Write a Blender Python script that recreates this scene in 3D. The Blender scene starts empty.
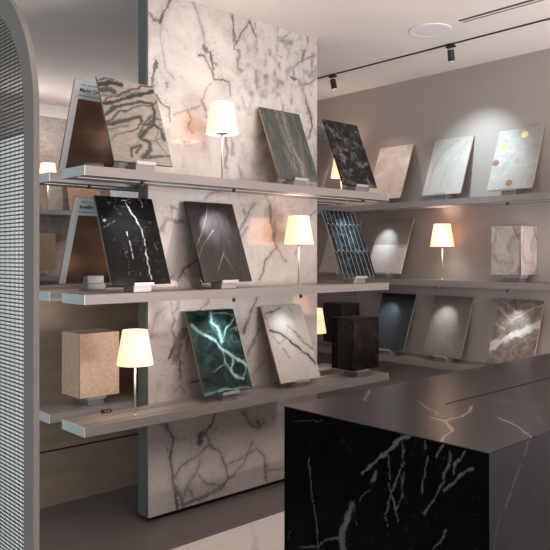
import bpy, bmesh, math, random
import numpy as np
from mathutils import Vector, Matrix

random.seed(4)
SC = bpy.context.scene
COL = SC.collection
R = math.radians

# ---------------------------------------------------------------- camera
# world axes: X runs along the shelves (right and away), Y away to the left, Z up
YAW = math.atan2(0.677, 0.736)
cam_data = bpy.data.cameras.new('camera')
cam_data.sensor_width = 36
cam_data.lens = 702 / 550 * 36
cam_data.shift_y = -19 / 550
cam_data.clip_start = 0.02
cam = bpy.data.objects.new('camera', cam_data)
COL.objects.link(cam)
cam.location = (0, 0, 1.5)
cam.rotation_euler = (R(90), 0, -(math.pi/2 - math.atan2(0.736, 0.677)))
SC.camera = cam

# ---------------------------------------------------------------- light
SC.view_settings.view_transform = 'Standard'
SC.view_settings.look = 'None'
SC.view_settings.gamma = 1
SC.view_settings.exposure = 0.2
SC.view_settings.use_curve_mapping = False
world = bpy.data.worlds.new('world')
SC.world = world
world.use_nodes = True
bg = world.node_tree.nodes['Background']
bg.inputs[0].default_value = (1.0, 0.89, 0.85, 1)
bg.inputs[1].default_value = 0.21

def area(name, loc, target, size, power, col, sy=None):
    l = bpy.data.lights.new(name, 'AREA')
    l.energy = power; l.color = col; l.size = size
    if sy: l.shape = 'RECTANGLE'; l.size_y = sy
    o = bpy.data.objects.new(name, l); COL.objects.link(o)
    o.location = loc
    o.rotation_euler = (Vector(target) - Vector(loc)).to_track_quat('-Z', 'Y').to_euler()
    return o

def spot(name, loc, target, power, angle, blend, col, parent=None, radius=0.012):
    l = bpy.data.lights.new(name, 'SPOT')
    l.energy = power; l.color = col; l.spot_size = R(angle); l.spot_blend = blend
    l.shadow_soft_size = radius
    o = bpy.data.objects.new(name, l); COL.objects.link(o)
    d = Vector(target) - Vector(loc)
    o.rotation_euler = d.to_track_quat('-Z', 'Y').to_euler()
    o.location = loc
    if parent:
        o.parent = parent
        o.location = Vector(loc) - parent.location
    return o

WARM = (1.0, 0.86, 0.78)
COOL = (0.80, 0.92, 1.0)
area('rear_fill', (3.2, -3.2, 1.7), (3.0, 3.0, 1.1), 2.6, 66, (1.0, 0.90, 0.87), 2.0)  # unseen area fill added behind the camera, main light on the front faces
area('overhead_fill', (1.9, 1.0, 2.97), (1.9, 1.0, 0), 1.6, 26, WARM, 1.2)  # added overhead fill without a fixture
for _x in (2.4, 3.6):
    spot('back_ceiling_fill', (_x, 6.40, 2.45), (_x, 5.3, 3.0), 22, 165, 1.0, (1.0, 0.92, 0.89), None, 0.1)  # added spots brighten the far ceiling, standing in for shelf-lamp glow
area('ceiling_fill', (4.0, -0.9, 1.0), (3.9, 1.9, 3.0), 1.4, 105, (1.0, 0.93, 0.91))  # unseen upward fill added to brighten the ceiling
spot('back_wall_fill', (3.0, 5.7, 2.9), (3.1, 6.6, 2.2), 26, 110, 1.0, (1.0, 0.94, 0.92), None, 0.05)  # added spot without a fixture, lightens the back cladding
area('left_cool_fill', (-2.2, 0.6, 1.7), (1.6, 3.3, 1.2), 1.4, 70, (0.70, 0.93, 1.0))  # cool area fill added on the unseen left side

# ---------------------------------------------------------------- numpy noise + painted stone veins
def _hash(ix, iy, seed):
    n = (ix.astype(np.int64) * 374761393 + iy.astype(np.int64) * 668265263 + seed * 1442695041) & 0x7fffffff
    n = ((n ^ (n >> 13)) * 1274126177) & 0x7fffffff
    return ((n ^ (n >> 16)) & 0xffff) / 65535.0

def vnoise(x, y, seed=0):
    ix = np.floor(x); iy = np.floor(y); fx = x - ix; fy = y - iy
    fx = fx*fx*(3-2*fx); fy = fy*fy*(3-2*fy)
    a = _hash(ix, iy, seed); b = _hash(ix+1, iy, seed); c = _hash(ix, iy+1, seed); d = _hash(ix+1, iy+1, seed)
    return (a*(1-fx)+b*fx)*(1-fy) + (c*(1-fx)+d*fx)*fy

def fbm(x, y, seed=0, octv=4):
    s = 0; a = 0.5; t = 0
    for k in range(octv):
        s = s + a*vnoise(x*2**k, y*2**k, seed+k*17); t += a; a *= 0.5
    return s/t

def vein_mask(U, V, veins, seed=1, warp=0.012, freq=22, halo=4.0, halo_i=0.22, ragk=1.1, ws=1.0, fmin=0.65):
    """strength 0..1 of hand-laid stone veins at the surface points U, V (metres)"""
    wu = U + warp*2*(fbm(U*freq, V*freq, seed)-0.5); wv = V + warp*2*(fbm(U*freq, V*freq, seed+50)-0.5)
    rag = fbm(U*freq*4.5, V*freq*4.5, seed+90, 4)                  # ragged edges
    wm = 0.35 + 1.5*fbm(U*freq*0.9, V*freq*0.9, seed+33, 2)         # swelling and thinning
    fade = np.clip(0.35 + 1.5*(fbm(U*freq*0.7+9, V*freq*0.7, seed+70, 3)-0.22), fmin, 1)
    out = np.zeros_like(U)
    for w, inten, pts in veins:
        w = w*ws
        best = np.full(U.shape, 9.0)
        for (ax, ay), (bx, by) in zip(pts[:-1], pts[1:]):
            dx, dy = bx-ax, by-ay; L = dx*dx+dy*dy+1e-12
            t = np.clip(((wu-ax)*dx+(wv-ay)*dy)/L, 0, 1)
            best = np.minimum(best, np.hypot(wu-ax-t*dx, wv-ay-t*dy))
        core = np.clip(1.6*(1.25-best/(w*wm)+ragk*(rag-0.5)), 0, 1)
        core = np.where(best < w*3, core, 0)
        h = np.clip(1-best/(w*halo), 0, 1)*halo_i*np.clip(rag*2.6-0.7, 0, 1.3)
        out = np.maximum(out, inten*np.clip(np.maximum(core*fade, h), 0, 1))
    return np.clip(out, 0, 1)

VEINS = {
 'slab': [
  (0.0083, 0.8, [[0.17,3.014],[0.148,2.971],[0.12,2.917],[0.087,2.853],[0.076,2.823]]),
  (0.0062, 0.7, [[0.011,2.863],[0.032,2.831],[0.076,2.832]]),
  (0.0052, 0.3, [[0.087,2.816],[0.081,2.74],[0.098,2.651],[0.12,2.561],[0.176,2.524]]),
  (0.0078, 0.45, [[0.28,3.061],[0.303,3.009],[0.351,2.914],[0.381,2.833],[0.393,2.767]]),
  (0.0156, 0.8, [[0.393,2.747],[0.406,2.73]]),
  (0.0062, 0.8, [[0.351,2.695],[0.387,2.697],[0.436,2.628],[0.467,2.574],[0.524,2.574],[0.588,2.574]]),
  (0.0078, 0.85, [[0.436,2.726],[0.455,2.651],[0.455,2.602]]),
  (0.013, 0.6, [[0.467,2.668],[0.482,2.661]]),
  (0.0104, 0.8, [[0.054,2.596],[0.032,2.527],[0.032,2.444]]),
  (0.0052, 0.6, [[0.588,2.574],[0.588,2.524]]),
  (0.0068, 0.6, [[0.608,3.003],[0.621,2.783]]),
  (0.0104, 0.5, [[0.12,2.482],[0.122,2.468]]),
  (0.0052, 0.4, [[0.449,2.541],[0.4,2.494]]),
  (0.0052, 0.8, [[0.6,3.0],[0.613,2.912],[0.64,2.816]]),
  (0.0078, 0.7, [[0.64,2.816],[0.673,2.894],[0.747,2.978]]),
  (0.0078, 0.7, [[0.747,2.978],[0.801,2.901]]),
  (0.0052, 0.5, [[0.788,2.982],[0.795,2.952]]),
  (0.013, 0.6, [[0.653,2.788],[0.666,2.74],[0.646,2.685],[0.679,2.66]]),
  (0.0062, 0.6, [[1.34,2.886],[1.213,2.822],[1.136,2.769],[1.128,2.708],[1.213,2.656],[1.292,2.68],[1.356,2.742]]),
  (0.0104, 0.7, [[1.236,2.893],[1.213,2.822]]),
  (0.0104, 0.9, [[1.105,2.693],[1.143,2.683]]),
  (0.0062, 0.5, [[1.105,2.998],[1.045,2.942],[1.001,2.933]]),
  (0.0068, 0.4, [[0.986,2.994],[0.986,2.812],[1.031,2.81]]),
  (0.013, 0.5, [[0.801,2.672],[0.808,2.61]]),
  (0.0062, 0.3, [[1.105,2.922],[1.075,2.796]]),
  (0.0078, 0.4, [[1.197,2.642],[1.213,2.612]]),
  (0.0104, 0.8, [[0.054,2.411],[0.087,2.37],[0.142,2.35]]),
  (0.0052, 0.6, [[0.142,2.35],[0.148,2.266]]),
  (0.0078, 0.6, [[0.268,2.358],[0.292,2.304],[0.274,2.254],[0.303,2.228]]),
  (0.0078, 0.6, [[0.369,2.431],[0.4,2.377],[0.406,2.329]]),
  (0.0052, 0.5, [[0.176,2.317],[0.268,2.358],[0.363,2.391]]),
  (0.0052, 0.5, [[0.412,2.506],[0.375,2.432]]),
  (0.0062, 0.6, [[0.582,2.554],[0.588,2.494]]),
  (0.0104, 0.6, [[0.549,2.247],[0.562,2.128],[0.549,2.047]]),
  (0.0156, 0.4, [[0.601,2.223],[0.614,2.133]]),
  (0.0078, 0.8, [[1.244,2.573],[1.276,2.499],[1.3,2.447],[1.308,2.38],[1.276,2.309]]),
  (0.0068, 0.4, [[0.679,2.497],[0.706,2.429]]),
  (0.0156, 0.4, [[0.613,2.193],[0.6,2.131]]),
  (0.0104, 0.35, [[0.653,2.075],[0.679,1.995]]),
  (0.013, 0.6, [[0.087,1.652],[0.12,1.709],[0.153,1.71],[0.187,1.692],[0.233,1.703]]),
  (0.0078, 0.6, [[0.148,1.785],[0.187,1.778]]),
  (0.0078, 0.5, [[0.153,1.776],[0.159,1.71]]),
  (0.0062, 0.6, [[0.199,1.361],[0.245,1.427],[0.327,1.474]]),
  (0.0062, 0.5, [[0.131,1.362],[0.176,1.39]]),
  (0.0062, 0.5, [[0.4,1.846],[0.449,1.879],[0.537,1.904]]),
  (0.013, 0.55, [[0.646,1.636],[0.706,1.719],[0.76,1.804],[0.795,1.837]]),
  (0.0104, 0.6, [[0.693,1.791],[0.713,1.761]]),
  (0.0104, 0.4, [[0.666,1.606],[0.72,1.679]]),
  (0.0104, 0.6, [[0.921,1.822],[0.928,1.716],[0.957,1.653],[0.943,1.61]]),
  (0.0078, 0.6, [[0.957,1.728],[0.979,1.664],[0.957,1.6],[0.986,1.557]]),
  (0.0068, 0.7, [[0.986,1.557],[0.928,1.514],[0.878,1.472],[0.857,1.398],[0.829,1.351]]),
  (0.0052, 0.5, [[0.986,1.546],[1.031,1.493],[1.068,1.46]]),
  (0.0052, 0.4, [[0.878,1.894],[0.928,1.822]]),
  (0.0052, 0.4, [[1.213,1.57],[1.151,1.515]]),
  (0.0052, 0.5, [[1.356,1.82],[1.292,1.773]]),
  (0.0068, 0.7, [[0.201,1.239],[0.194,1.193],[0.166,1.172],[0.18,1.125],[0.152,1.08],[0.18,1.032]]),
  (0.0052, 0.5, [[0.152,1.23],[0.159,1.16]]),
  (0.026, 0.6, [[0.236,1.051],[0.194,1.008],[0.201,0.938],[0.18,0.905]]),
  (0.0078, 0.7, [[0.138,0.909],[0.173,0.987],[0.194,1.02]]),
  (0.0078, 0.7, [[0.215,0.89],[0.215,0.797]]),
  (0.0052, 0.5, [[0.278,1.036],[0.257,0.933]]),
  (0.0062, 0.35, [[0.132,1.208],[0.057,1.178],[0.031,1.1],[0.018,1.039]]),
  (0.0078, 0.5, [[0.425,1.229],[0.351,1.173]]),
  (0.0104, 0.7, [[0.286,0.754],[0.336,0.759]]),
  (0.0052, 0.4, [[0.18,0.72],[0.222,0.75],[0.25,0.688]]),
  (0.0104, 0.7, [[0.806,1.234],[0.721,1.078],[0.7,1.015]]),
  (0.0104, 0.6, [[0.827,1.038],[0.731,0.884],[0.784,0.96]]),
  (0.0062, 0.4, [[0.731,0.724],[0.849,0.808]]),
  (0.0062, 0.8, [[0.471,0.552],[0.451,0.493],[0.394,0.442]]),
  (0.0208, 0.8, [[0.366,0.439],[0.356,0.388]]),
  (0.0078, 0.6, [[0.403,0.425],[0.432,0.374],[0.356,0.327],[0.219,0.279],[0.175,0.215]]),
  (0.0094, 0.75, [[0.122,0.532],[0.166,0.451],[0.148,0.323],[0.166,0.231],[0.183,0.125],[0.192,0.042]]),
  (0.0083, 0.7, [[0.432,0.359],[0.519,0.296],[0.559,0.195],[0.569,0.13],[0.519,0.079]]),
  (0.0068, 0.6, [[0.569,0.216],[0.681,0.234],[0.808,0.274],[0.873,0.212],[0.884,0.046]]),
  (0.0094, 0.5, [[0.579,0.128],[0.681,0.186],[0.723,0.241],[0.765,0.314]]),
  (0.0104, 0.5, [[0.338,0.21],[0.403,0.135],[0.539,0.09]]),
  (0.0104, 0.55, [[0.219,0.057],[0.264,0.151],[0.328,0.212],[0.356,0.282]]),
  (0.013, 0.6, [[0.255,0.049],[0.328,0.061],[0.403,0.059],[0.519,0.094]]),
  (0.0104, 0.5, [[0.273,0.149],[0.31,0.066]]),
  (0.0104, 0.5, [[0.692,0.519],[0.744,0.446],[0.808,0.404]]),
  (0.0104, 0.6, [[0.808,0.452],[0.83,0.4],[0.862,0.427]]),
  (0.0052, 0.4, [[0.884,0.112],[1.031,0.098]]),
  (0.0104, 0.4, [[0.079,0.553],[0.131,0.501]]),
  (0.013, 0.6, [[0.166,0.187],[0.219,0.102],[0.237,0.038]]),
 ],
 'counter_left': [
  (0.0035, 0.6, [[0.773,0.728],[0.759,0.611],[0.729,0.472],[0.722,0.383]]),
  (0.0053, 0.6, [[0.818,0.362],[0.737,0.387],[0.68,0.435],[0.624,0.456]]),
  (0.0028, 0.5, [[0.903,0.357],[0.872,0.41]]),
  (0.0175, 0.75, [[0.557,0.595],[0.571,0.547],[0.604,0.487],[0.597,0.419],[0.611,0.324]]),
  (0.0035, 0.5, [[0.544,0.613],[0.531,0.528]]),
  (0.0077, 0.8, [[0.291,0.898],[0.337,0.875],[0.383,0.834],[0.431,0.79],[0.506,0.721]]),
  (0.0105, 0.6, [[0.443,0.74],[0.456,0.703]]),
  (0.0035, 0.5, [[0.468,0.676],[0.519,0.62]]),
  (0.0035, 0.7, [[0.389,0.813],[0.377,0.76],[0.383,0.702],[0.36,0.651],[0.348,0.598]]),
  (0.0042, 0.6, [[0.319,0.846],[0.331,0.779],[0.371,0.686],[0.401,0.603],[0.389,0.563]]),
  (0.0028, 0.5, [[0.331,0.751],[0.325,0.697],[0.354,0.625]]),
  (0.0028, 0.3, [[0.856,0.851],[0.694,0.876]]),
  (0.0035, 0.5, [[0.331,0.891],[0.32,0.8],[0.326,0.679]]),
  (0.0042, 0.5, [[0.237,0.89],[0.231,0.869]]),
  (0.0053, 0.6, [[0.168,0.89],[0.194,0.85]]),
  (0.0042, 0.6, [[0.226,0.843],[0.237,0.782],[0.248,0.717]]),
  (0.0046, 0.6, [[0.138,0.875],[0.143,0.83],[0.168,0.785]]),
  (0.0042, 0.7, [[0.083,0.89],[0.123,0.839],[0.128,0.807]]),
  (0.007, 0.7, [[0.059,0.84],[0.103,0.804],[0.158,0.743]]),
  (0.0046, 0.6, [[0.163,0.777],[0.2,0.711],[0.242,0.646]]),
  (0.0053, 0.6, [[0.153,0.618],[0.168,0.587],[0.2,0.547]]),
 ],
 'counter_right': [
  (0.0053, 0.5, [[0.256,0.904],[0.241,0.893],[0.219,0.853]]),
  (0.0035, 0.6, [[0.193,0.827],[0.144,0.771],[0.093,0.706]]),
  (0.0035, 0.45, [[0.068,0.699],[0.02,0.602],[0.004,0.528]]),
 ],
 'counter_top': [
  (0.006, 0.5, [[-0.026,0.166],[0.158,0.236],[0.257,0.336],[0.256,0.395]]),
  (0.006, 0.5, [[0.257,0.336],[0.365,0.325],[0.565,0.401]]),
  (0.0036, 0.5, [[0.455,0.242],[0.413,0.163],[0.299,0.03],[0.256,-0.002]]),
  (0.006, 0.4, [[0.726,0.324],[0.742,0.17]]),
  (0.0028, 0.3, [[0.568,0.138],[0.464,0.06]]),
  (0.006, 0.4, [[0.547,0.912],[0.307,0.754]]),
  (0.0048, 0.3, [[0.615,0.849],[0.892,0.955]]),
  (0.0048, 0.35, [[0.333,0.412],[0.469,0.604]]),
  (0.0048, 0.3, [[1.159,0.71],[1.521,0.688]]),
  (0.004, 0.3, [[1.129,1.049],[0.838,0.729]]),
 ],
 'onyx': [
  (0.0137, 0.9, [[-0.004,0.445],[0.078,0.473],[0.142,0.474]]),
  (0.0165, 0.8, [[0.01,0.415],[0.053,0.424],[0.086,0.422]]),
  (0.011, 0.9, [[-0.004,0.329],[0.092,0.359],[0.2,0.41],[0.334,0.464]]),
  (0.011, 0.85, [[0.001,0.265],[0.055,0.313],[0.149,0.352],[0.24,0.381],[0.313,0.382],[0.319,0.333],[0.293,0.253],[0.335,0.222],[0.34,0.164]]),
  (0.011, 0.8, [[-0.005,0.204],[0.08,0.232],[0.175,0.272],[0.222,0.287],[0.22,0.259]]),
  (0.011, 0.85, [[0.299,0.253],[0.231,0.203],[0.187,0.154],[0.238,0.134],[0.232,0.087],[0.175,0.036]]),
  (0.0083, 0.8, [[0.111,0.033],[0.118,0.08],[0.181,0.108],[0.143,0.058]]),
  (0.0083, 0.7, [[0.294,0.309],[0.227,0.237],[0.187,0.177]]),
  (0.0066, 0.5, [[-0.009,0.17],[0.072,0.204],[0.125,0.218]]),
  (0.0083, 0.8, [[0.361,0.065],[0.254,0.047],[0.175,0.036]]),
  (0.0055, 0.5, [[0.0,0.383],[0.113,0.392],[0.245,0.446]]),
  (0.0055, 0.5, [[0.343,0.257],[0.279,0.149],[0.336,0.069]]),
 ],
 'green_grey': [
  (0.0055, 0.6, [[0.135,0.485],[0.143,0.361],[0.162,0.269],[0.182,0.176],[0.17,0.057]]),
  (0.0083, 0.7, [[0.193,0.489],[0.191,0.332],[0.205,0.203],[0.243,0.1],[0.221,0.039]]),
  (0.0055, 0.5, [[0.124,0.217],[0.139,0.136],[0.18,0.047]]),
 ],
 'black': [
  (0.0072, 1, [[0.18,0.464],[0.21,0.397],[0.244,0.319],[0.246,0.25],[0.244,0.188],[0.237,0.104],[0.241,0.021]]),
  (0.0044, 0.7, [[0.151,0.301],[0.155,0.239],[0.156,0.141]]),
  (0.0033, 0.6, [[0.277,0.496],[0.284,0.448]]),
  (0.0027, 0.4, [[0.01,0.313],[0.051,0.334],[0.099,0.361]]),
  (0.0033, 0.35, [[0.292,0.251],[0.318,0.188]]),
  (0.0038, 0.5, [[0.161,0.479],[0.216,0.477]]),
 ],
 'bronze': [
  (0.0044, 0.7, [[0.158,0.471],[0.125,0.395],[0.068,0.299],[0.019,0.227]]),
  (0.0044, 0.5, [[0.157,0.321],[0.059,0.227],[0.002,0.146]]),
  (0.0044, 0.5, [[0.187,0.173],[0.232,0.076]]),
  (0.0044, 0.6, [[0.196,0.183],[0.12,0.07]]),
 ],
 'teal': [
  (0.0137, 0.9, [[0.022,0.419],[0.078,0.36],[0.159,0.315],[0.208,0.25],[0.275,0.201],[0.355,0.144]]),
  (0.0083, 0.7, [[0.166,0.315],[0.195,0.274],[0.201,0.207],[0.198,0.175]]),
  (0.022, 0.8, [[0.211,0.306],[0.204,0.375],[0.174,0.434],[0.18,0.481]]),
  (0.0083, 0.7, [[0.215,0.317],[0.259,0.371],[0.345,0.438]]),
  (0.011, 0.7, [[0.198,0.175],[0.228,0.118],[0.251,0.084]]),
  (0.0137, 0.7, [[0.272,0.19],[0.228,0.14],[0.241,0.096],[0.3,0.068]]),
  (0.0055, 0.5, [[0.195,0.164],[0.137,0.149],[0.105,0.131]]),
  (0.0055, 0.5, [[0.336,0.173],[0.346,0.117],[0.287,0.07]]),
  (0.011, 0.5, [[0.006,0.007],[0.163,0.022],[0.336,0.011]]),
  (0.0083, 0.5, [[0.18,0.481],[0.278,0.477],[0.344,0.456]]),
 ],
 'white': [
  (0.011, 0.9, [[0.024,0.343],[0.092,0.321],[0.16,0.27],[0.227,0.211],[0.308,0.138],[0.34,0.099]]),
  (0.0083, 0.6, [[0.192,0.355],[0.249,0.304],[0.286,0.241],[0.353,0.187]]),
  (0.0083, 0.8, [[0.015,0.456],[0.087,0.466],[0.167,0.487]]),
  (0.0066, 0.7, [[0.095,0.213],[0.13,0.154]]),
  (0.0055, 0.5, [[0.042,0.297],[0.067,0.25],[0.134,0.278]]),
  (0.0055, 0.4, [[0.239,0.498],[0.258,0.448]]),
  (0.0055, 0.6, [[0.012,0.445],[0.021,0.354]]),
 ],
 'pale': [
  (0.0066, 0.5, [[0.259,0.506],[0.1,0.381],[0.048,0.244],[0.051,0.066]]),
  (0.0055, 0.4, [[0.346,0.476],[0.184,0.293],[0.153,0.081]]),
  (0.0055, 0.5, [[0.035,0.471],[-0.001,0.268]]),
  (0.0044, 0.3, [[0.286,0.383],[0.228,0.192]]),
 ],
 'brown': [
  (0.033, 1, [[0.001,0.119],[0.125,0.2],[0.249,0.27],[0.372,0.322]]),
  (0.0055, 0.4, [[-0.012,0.443],[0.127,0.328],[0.273,0.429]]),
  (0.0055, 0.4, [[0.039,0.478],[0.17,0.392],[0.347,0.464]]),
  (0.0055, 0.4, [[-0.014,0.317],[0.084,0.263]]),
 ],
 'taupe': [
  (0.0033, 0.6, [[0.04,0.34],[0.151,0.227]]),
  (0.0033, 0.6, [[0.088,0.191],[0.327,0.017]]),
  (0.0033, 0.6, [[0.341,0.088],[0.259,-0.004]]),
 ],
}


# ---------------------------------------------------------------- materials
def new_mat(name):
    m = bpy.data.materials.new(name); m.use_nodes = True
    return m, m.node_tree, m.node_tree.nodes['Principled BSDF']

def c4(c): return (c[0], c[1], c[2], 1)

def srgb(r, g, b):
    f = lambda v: (v/255/12.92) if v/255 <= 0.04045 else ((v/255+0.055)/1.055)**2.4
    return (f(r), f(g), f(b))

def plain(name, col, rough=0.5, metal=0.0, var=0.08, scale=6, spec=0.5, stretch=None, bump=0.0):
    """a procedural finish: slight mottling, optional stretched (brushed) grain"""
    m, nt, p = new_mat(name)
    tc = nt.nodes.new('ShaderNodeTexCoord'); mp = nt.nodes.new('ShaderNodeMapping')
    nt.links.new(tc.outputs['Object'], mp.inputs[0])
    if stretch: mp.inputs['Scale'].default_value = stretch
    nz = nt.nodes.new('ShaderNodeTexNoise'); nz.inputs['Scale'].default_value = scale; nz.inputs['Detail'].default_value = 6
    nt.links.new(mp.outputs[0], nz.inputs[0])
    mx = nt.nodes.new('ShaderNodeMix'); mx.data_type = 'RGBA'
    mx.inputs[6].default_value = c4([v*(1-var) for v in col]); mx.inputs[7].default_value = c4([min(1, v*(1+var)) for v in col])
    nt.links.new(nz.outputs[0], mx.inputs[0]); nt.links.new(mx.outputs[2], p.inputs['Base Color'])
    p.inputs['Roughness'].default_value = rough; p.inputs['Metallic'].default_value = metal
    p.inputs['Specular IOR Level'].default_value = spec
    if bump:
        b = nt.nodes.new('ShaderNodeBump'); b.inputs['Strength'].default_value = bump; b.inputs['Distance'].default_value = 0.002
        nt.links.new(nz.outputs[0], b.inputs['Height']); nt.links.new(b.outputs[0], p.inputs['Normal'])
    return m

def stone(name, c1, c2, scale, vein, rough=0.3, c3=None, s3=20, t3=0.6, stretch=None, rot=0, spec=0.5, sharp=0.15, distort=0.6, bump=0.0):
    """mottled stone c1..c2, optional speckle colour c3, veins from the mesh's 'vein' attribute"""
    m, nt, p = new_mat(name)
    N = nt.nodes.new; Lk = nt.links.new
    tc = N('ShaderNodeTexCoord'); mp = N('ShaderNodeMapping'); Lk(tc.outputs['Object'], mp.inputs[0])
    if stretch: mp.inputs['Scale'].default_value = stretch
    mp.inputs['Rotation'].default_value = (0, rot, 0)
    nz = N('ShaderNodeTexNoise'); nz.inputs['Scale'].default_value = scale; nz.inputs['Detail'].default_value = 10; nz.inputs['Roughness'].default_value = 0.6
    nz.inputs['Distortion'].default_value = distort
    Lk(mp.outputs[0], nz.inputs[0])
    rp = N('ShaderNodeMapRange'); rp.inputs[1].default_value = 0.5-sharp; rp.inputs[2].default_value = 0.5+sharp
    Lk(nz.outputs[0], rp.inputs[0])
    mx = N('ShaderNodeMix'); mx.data_type = 'RGBA'; mx.inputs[6].default_value = c4(c1); mx.inputs[7].default_value = c4(c2)
    Lk(rp.outputs[0], mx.inputs[0]); last = mx.outputs[2]
    if c3:
        n3 = N('ShaderNodeTexNoise'); n3.inputs['Scale'].default_value = s3; n3.inputs['Detail'].default_value = 12; n3.inputs['Roughness'].default_value = 0.66
        n3.inputs['Distortion'].default_value = 1.2
        Lk(mp.outputs[0], n3.inputs[0])
        r3 = N('ShaderNodeMapRange'); r3.inputs[1].default_value = t3-0.10; r3.inputs[2].default_value = t3+0.12
        Lk(n3.outputs[0], r3.inputs[0])
        m3 = N('ShaderNodeMix'); m3.data_type = 'RGBA'; Lk(r3.outputs[0], m3.inputs[0]); Lk(last, m3.inputs[6]); m3.inputs[7].default_value = c4(c3)
        last = m3.outputs[2]
    at = N('ShaderNodeAttribute'); at.attribute_name = 'vein'
    mv = N('ShaderNodeMix'); mv.data_type = 'RGBA'; Lk(at.outputs['Fac'], mv.inputs[0]); Lk(last, mv.inputs[6]); mv.inputs[7].default_value = c4(vein)
    Lk(mv.outputs[2], p.inputs['Base Color'])
    p.inputs['Roughness'].default_value = rough; p.inputs['Specular IOR Level'].default_value = spec
    if bump:
        b = N('ShaderNodeBump'); b.inputs['Strength'].default_value = bump; b.inputs['Distance'].default_value = 0.003
        Lk(nz.outputs[0], b.inputs['Height']); Lk(b.outputs[0], p.inputs['Normal'])
    return m

def emit(name, col, strength):
    m, nt, p = new_mat(name)
    p.inputs['Base Color'].default_value = c4(col); p.inputs['Emission Color'].default_value = c4(col)
    p.inputs['Emission Strength'].default_value = strength; p.inputs['Roughness'].default_value = 0.6
    return m

M = {}
M['ceiling'] = plain('ceiling_paint', (0.76, 0.72, 0.70), 0.8, var=0.03, scale=2)
M['wall'] = plain('taupe_wall_paint', (0.40, 0.345, 0.325), 0.75, var=0.05, scale=3)
M['shelf'] = plain('taupe_lacquer', (0.255, 0.223, 0.206), 0.42, var=0.08, scale=9, stretch=(0.6, 8, 8))
M['endcap'] = plain('anodised_end', (0.60, 0.68, 0.69), 0.45, metal=0.1, var=0.08, scale=30, stretch=(1, 1, 12))
M['steel'] = plain('grey_green_steel', (0.16, 0.195, 0.195), 0.45, metal=0.3, var=0.06)
M['screen'] = plain('arch_frame_paint', (0.15, 0.125, 0.115), 0.5, var=0.05)
M['mesh'] = plain('dark_wire', (0.05, 0.055, 0.05), 0.5, metal=0.3)
M['black'] = plain('matt_black', (0.012, 0.012, 0.012), 0.5)
M['chrome'] = plain('brushed_steel', (0.50, 0.47, 0.45), 0.4, metal=0.5, stretch=(1, 1, 0.1))
M['stand'] = plain('satin_grey_stand', (0.28, 0.26, 0.25), 0.35, metal=0.4)
M['white'] = plain('white_plastic', (0.78, 0.76, 0.77), 0.6, var=0.02)
M['card'] = plain('white_card', (0.56, 0.55, 0.57), 0.6, var=0.03)
M['ink'] = plain('printed_ink', (0.03, 0.03, 0.035), 0.6)
M['teal_ink'] = plain('printed_teal_ink', (0.03, 0.16, 0.15), 0.6)
M['bronze_back'] = plain('bronzed_backing', (0.30, 0.17, 0.12), 0.2, metal=0.7, var=0.3, scale=5, stretch=(0.5, 1, 3))
M['marble'] = stone('veined_white_marble', (0.60, 0.56, 0.54), (0.46, 0.415, 0.395), 2.2, (0.018, 0.015, 0.021), 0.07, spec=1.0, c3=(0.43, 0.365, 0.34), s3=7, t3=0.60, sharp=0.22)
_p = M['marble'].node_tree.nodes['Principled BSDF']; _p.inputs['Coat Weight'].default_value = 1.0; _p.inputs['Coat IOR'].default_value = 1.7; _p.inputs['Coat Roughness'].default_value = 0.05
M['floor_dark'] = plain('grey_porcelain', (0.115, 0.098, 0.092), 0.38, var=0.15, scale=3)
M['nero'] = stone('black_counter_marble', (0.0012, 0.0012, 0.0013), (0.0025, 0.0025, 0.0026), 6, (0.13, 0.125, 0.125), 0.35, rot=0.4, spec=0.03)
M['nero_top_lit'] = stone('black_counter_marble_top_lit', (0.016, 0.0155, 0.017), (0.028, 0.027, 0.029), 7, (0.34, 0.29, 0.27), 0.25, spec=0.36)  # same black marble, lightened to paint in the top's reflected light
M['nero_side_lit'] = stone('black_counter_marble_side_lit', (0.004, 0.004, 0.0045), (0.008, 0.008, 0.0085), 7, (0.08, 0.076, 0.076), 0.5, spec=0.06)  # same black marble, base raised to paint in this face's reflections
M['backstone'] = stone('brown_mottled_stone', (0.24, 0.20, 0.18), (0.36, 0.32, 0.30), 5, (0.1, 0.1, 0.1), 0.45, c3=(0.42, 0.38, 0.36), s3=14, t3=0.57)
M['partstone'] = stone('brown_stone_cladding', (0.25, 0.175, 0.125), (0.33, 0.235, 0.175), 4, (0.1, 0.1, 0.1), 0.5, stretch=(0.4, 1, 2))
M['floor_brown'] = M['partstone']

def tile_floor(name, c1, c2, grout, size, off, rough, vein=None, scale=2.0):
    m = stone(name, c1, c2, scale, vein or c2, rough, sharp=0.3)
    nt = m.node_tree; p = nt.nodes['Principled BSDF']
    src = p.inputs['Base Color'].links[0].from_socket
    tc = nt.nodes.new('ShaderNodeTexCoord'); mp = nt.nodes.new('ShaderNodeMapping')
    mp.inputs['Location'].default_value = (off[0], off[1], 0)
    nt.links.new(tc.outputs['Object'], mp.inputs[0])
    b = nt.nodes.new('ShaderNodeTexBrick'); b.offset = 0
    b.inputs['Color1'].default_value = (0, 0, 0, 1); b.inputs['Color2'].default_value = (0, 0, 0, 1); b.inputs['Mortar'].default_value = (1, 1, 1, 1)
    b.inputs['Scale'].default_value = 1; b.inputs['Mortar Size'].default_value = 0.0025; b.inputs['Mortar Smooth'].default_value = 0.2
    b.inputs['Brick Width'].default_value = size[0]; b.inputs['Row Height'].default_value = size[1]
    nt.links.new(mp.outputs[0], b.inputs[0])
    mx = nt.nodes.new('ShaderNodeMix'); mx.data_type = 'RGBA'; mx.inputs[7].default_value = c4(grout)
    nt.links.new(b.outputs['Color'], mx.inputs[0]); nt.links.new(src, mx.inputs[6]); nt.links.new(mx.outputs[2], p.inputs['Base Color'])
    return m
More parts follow.
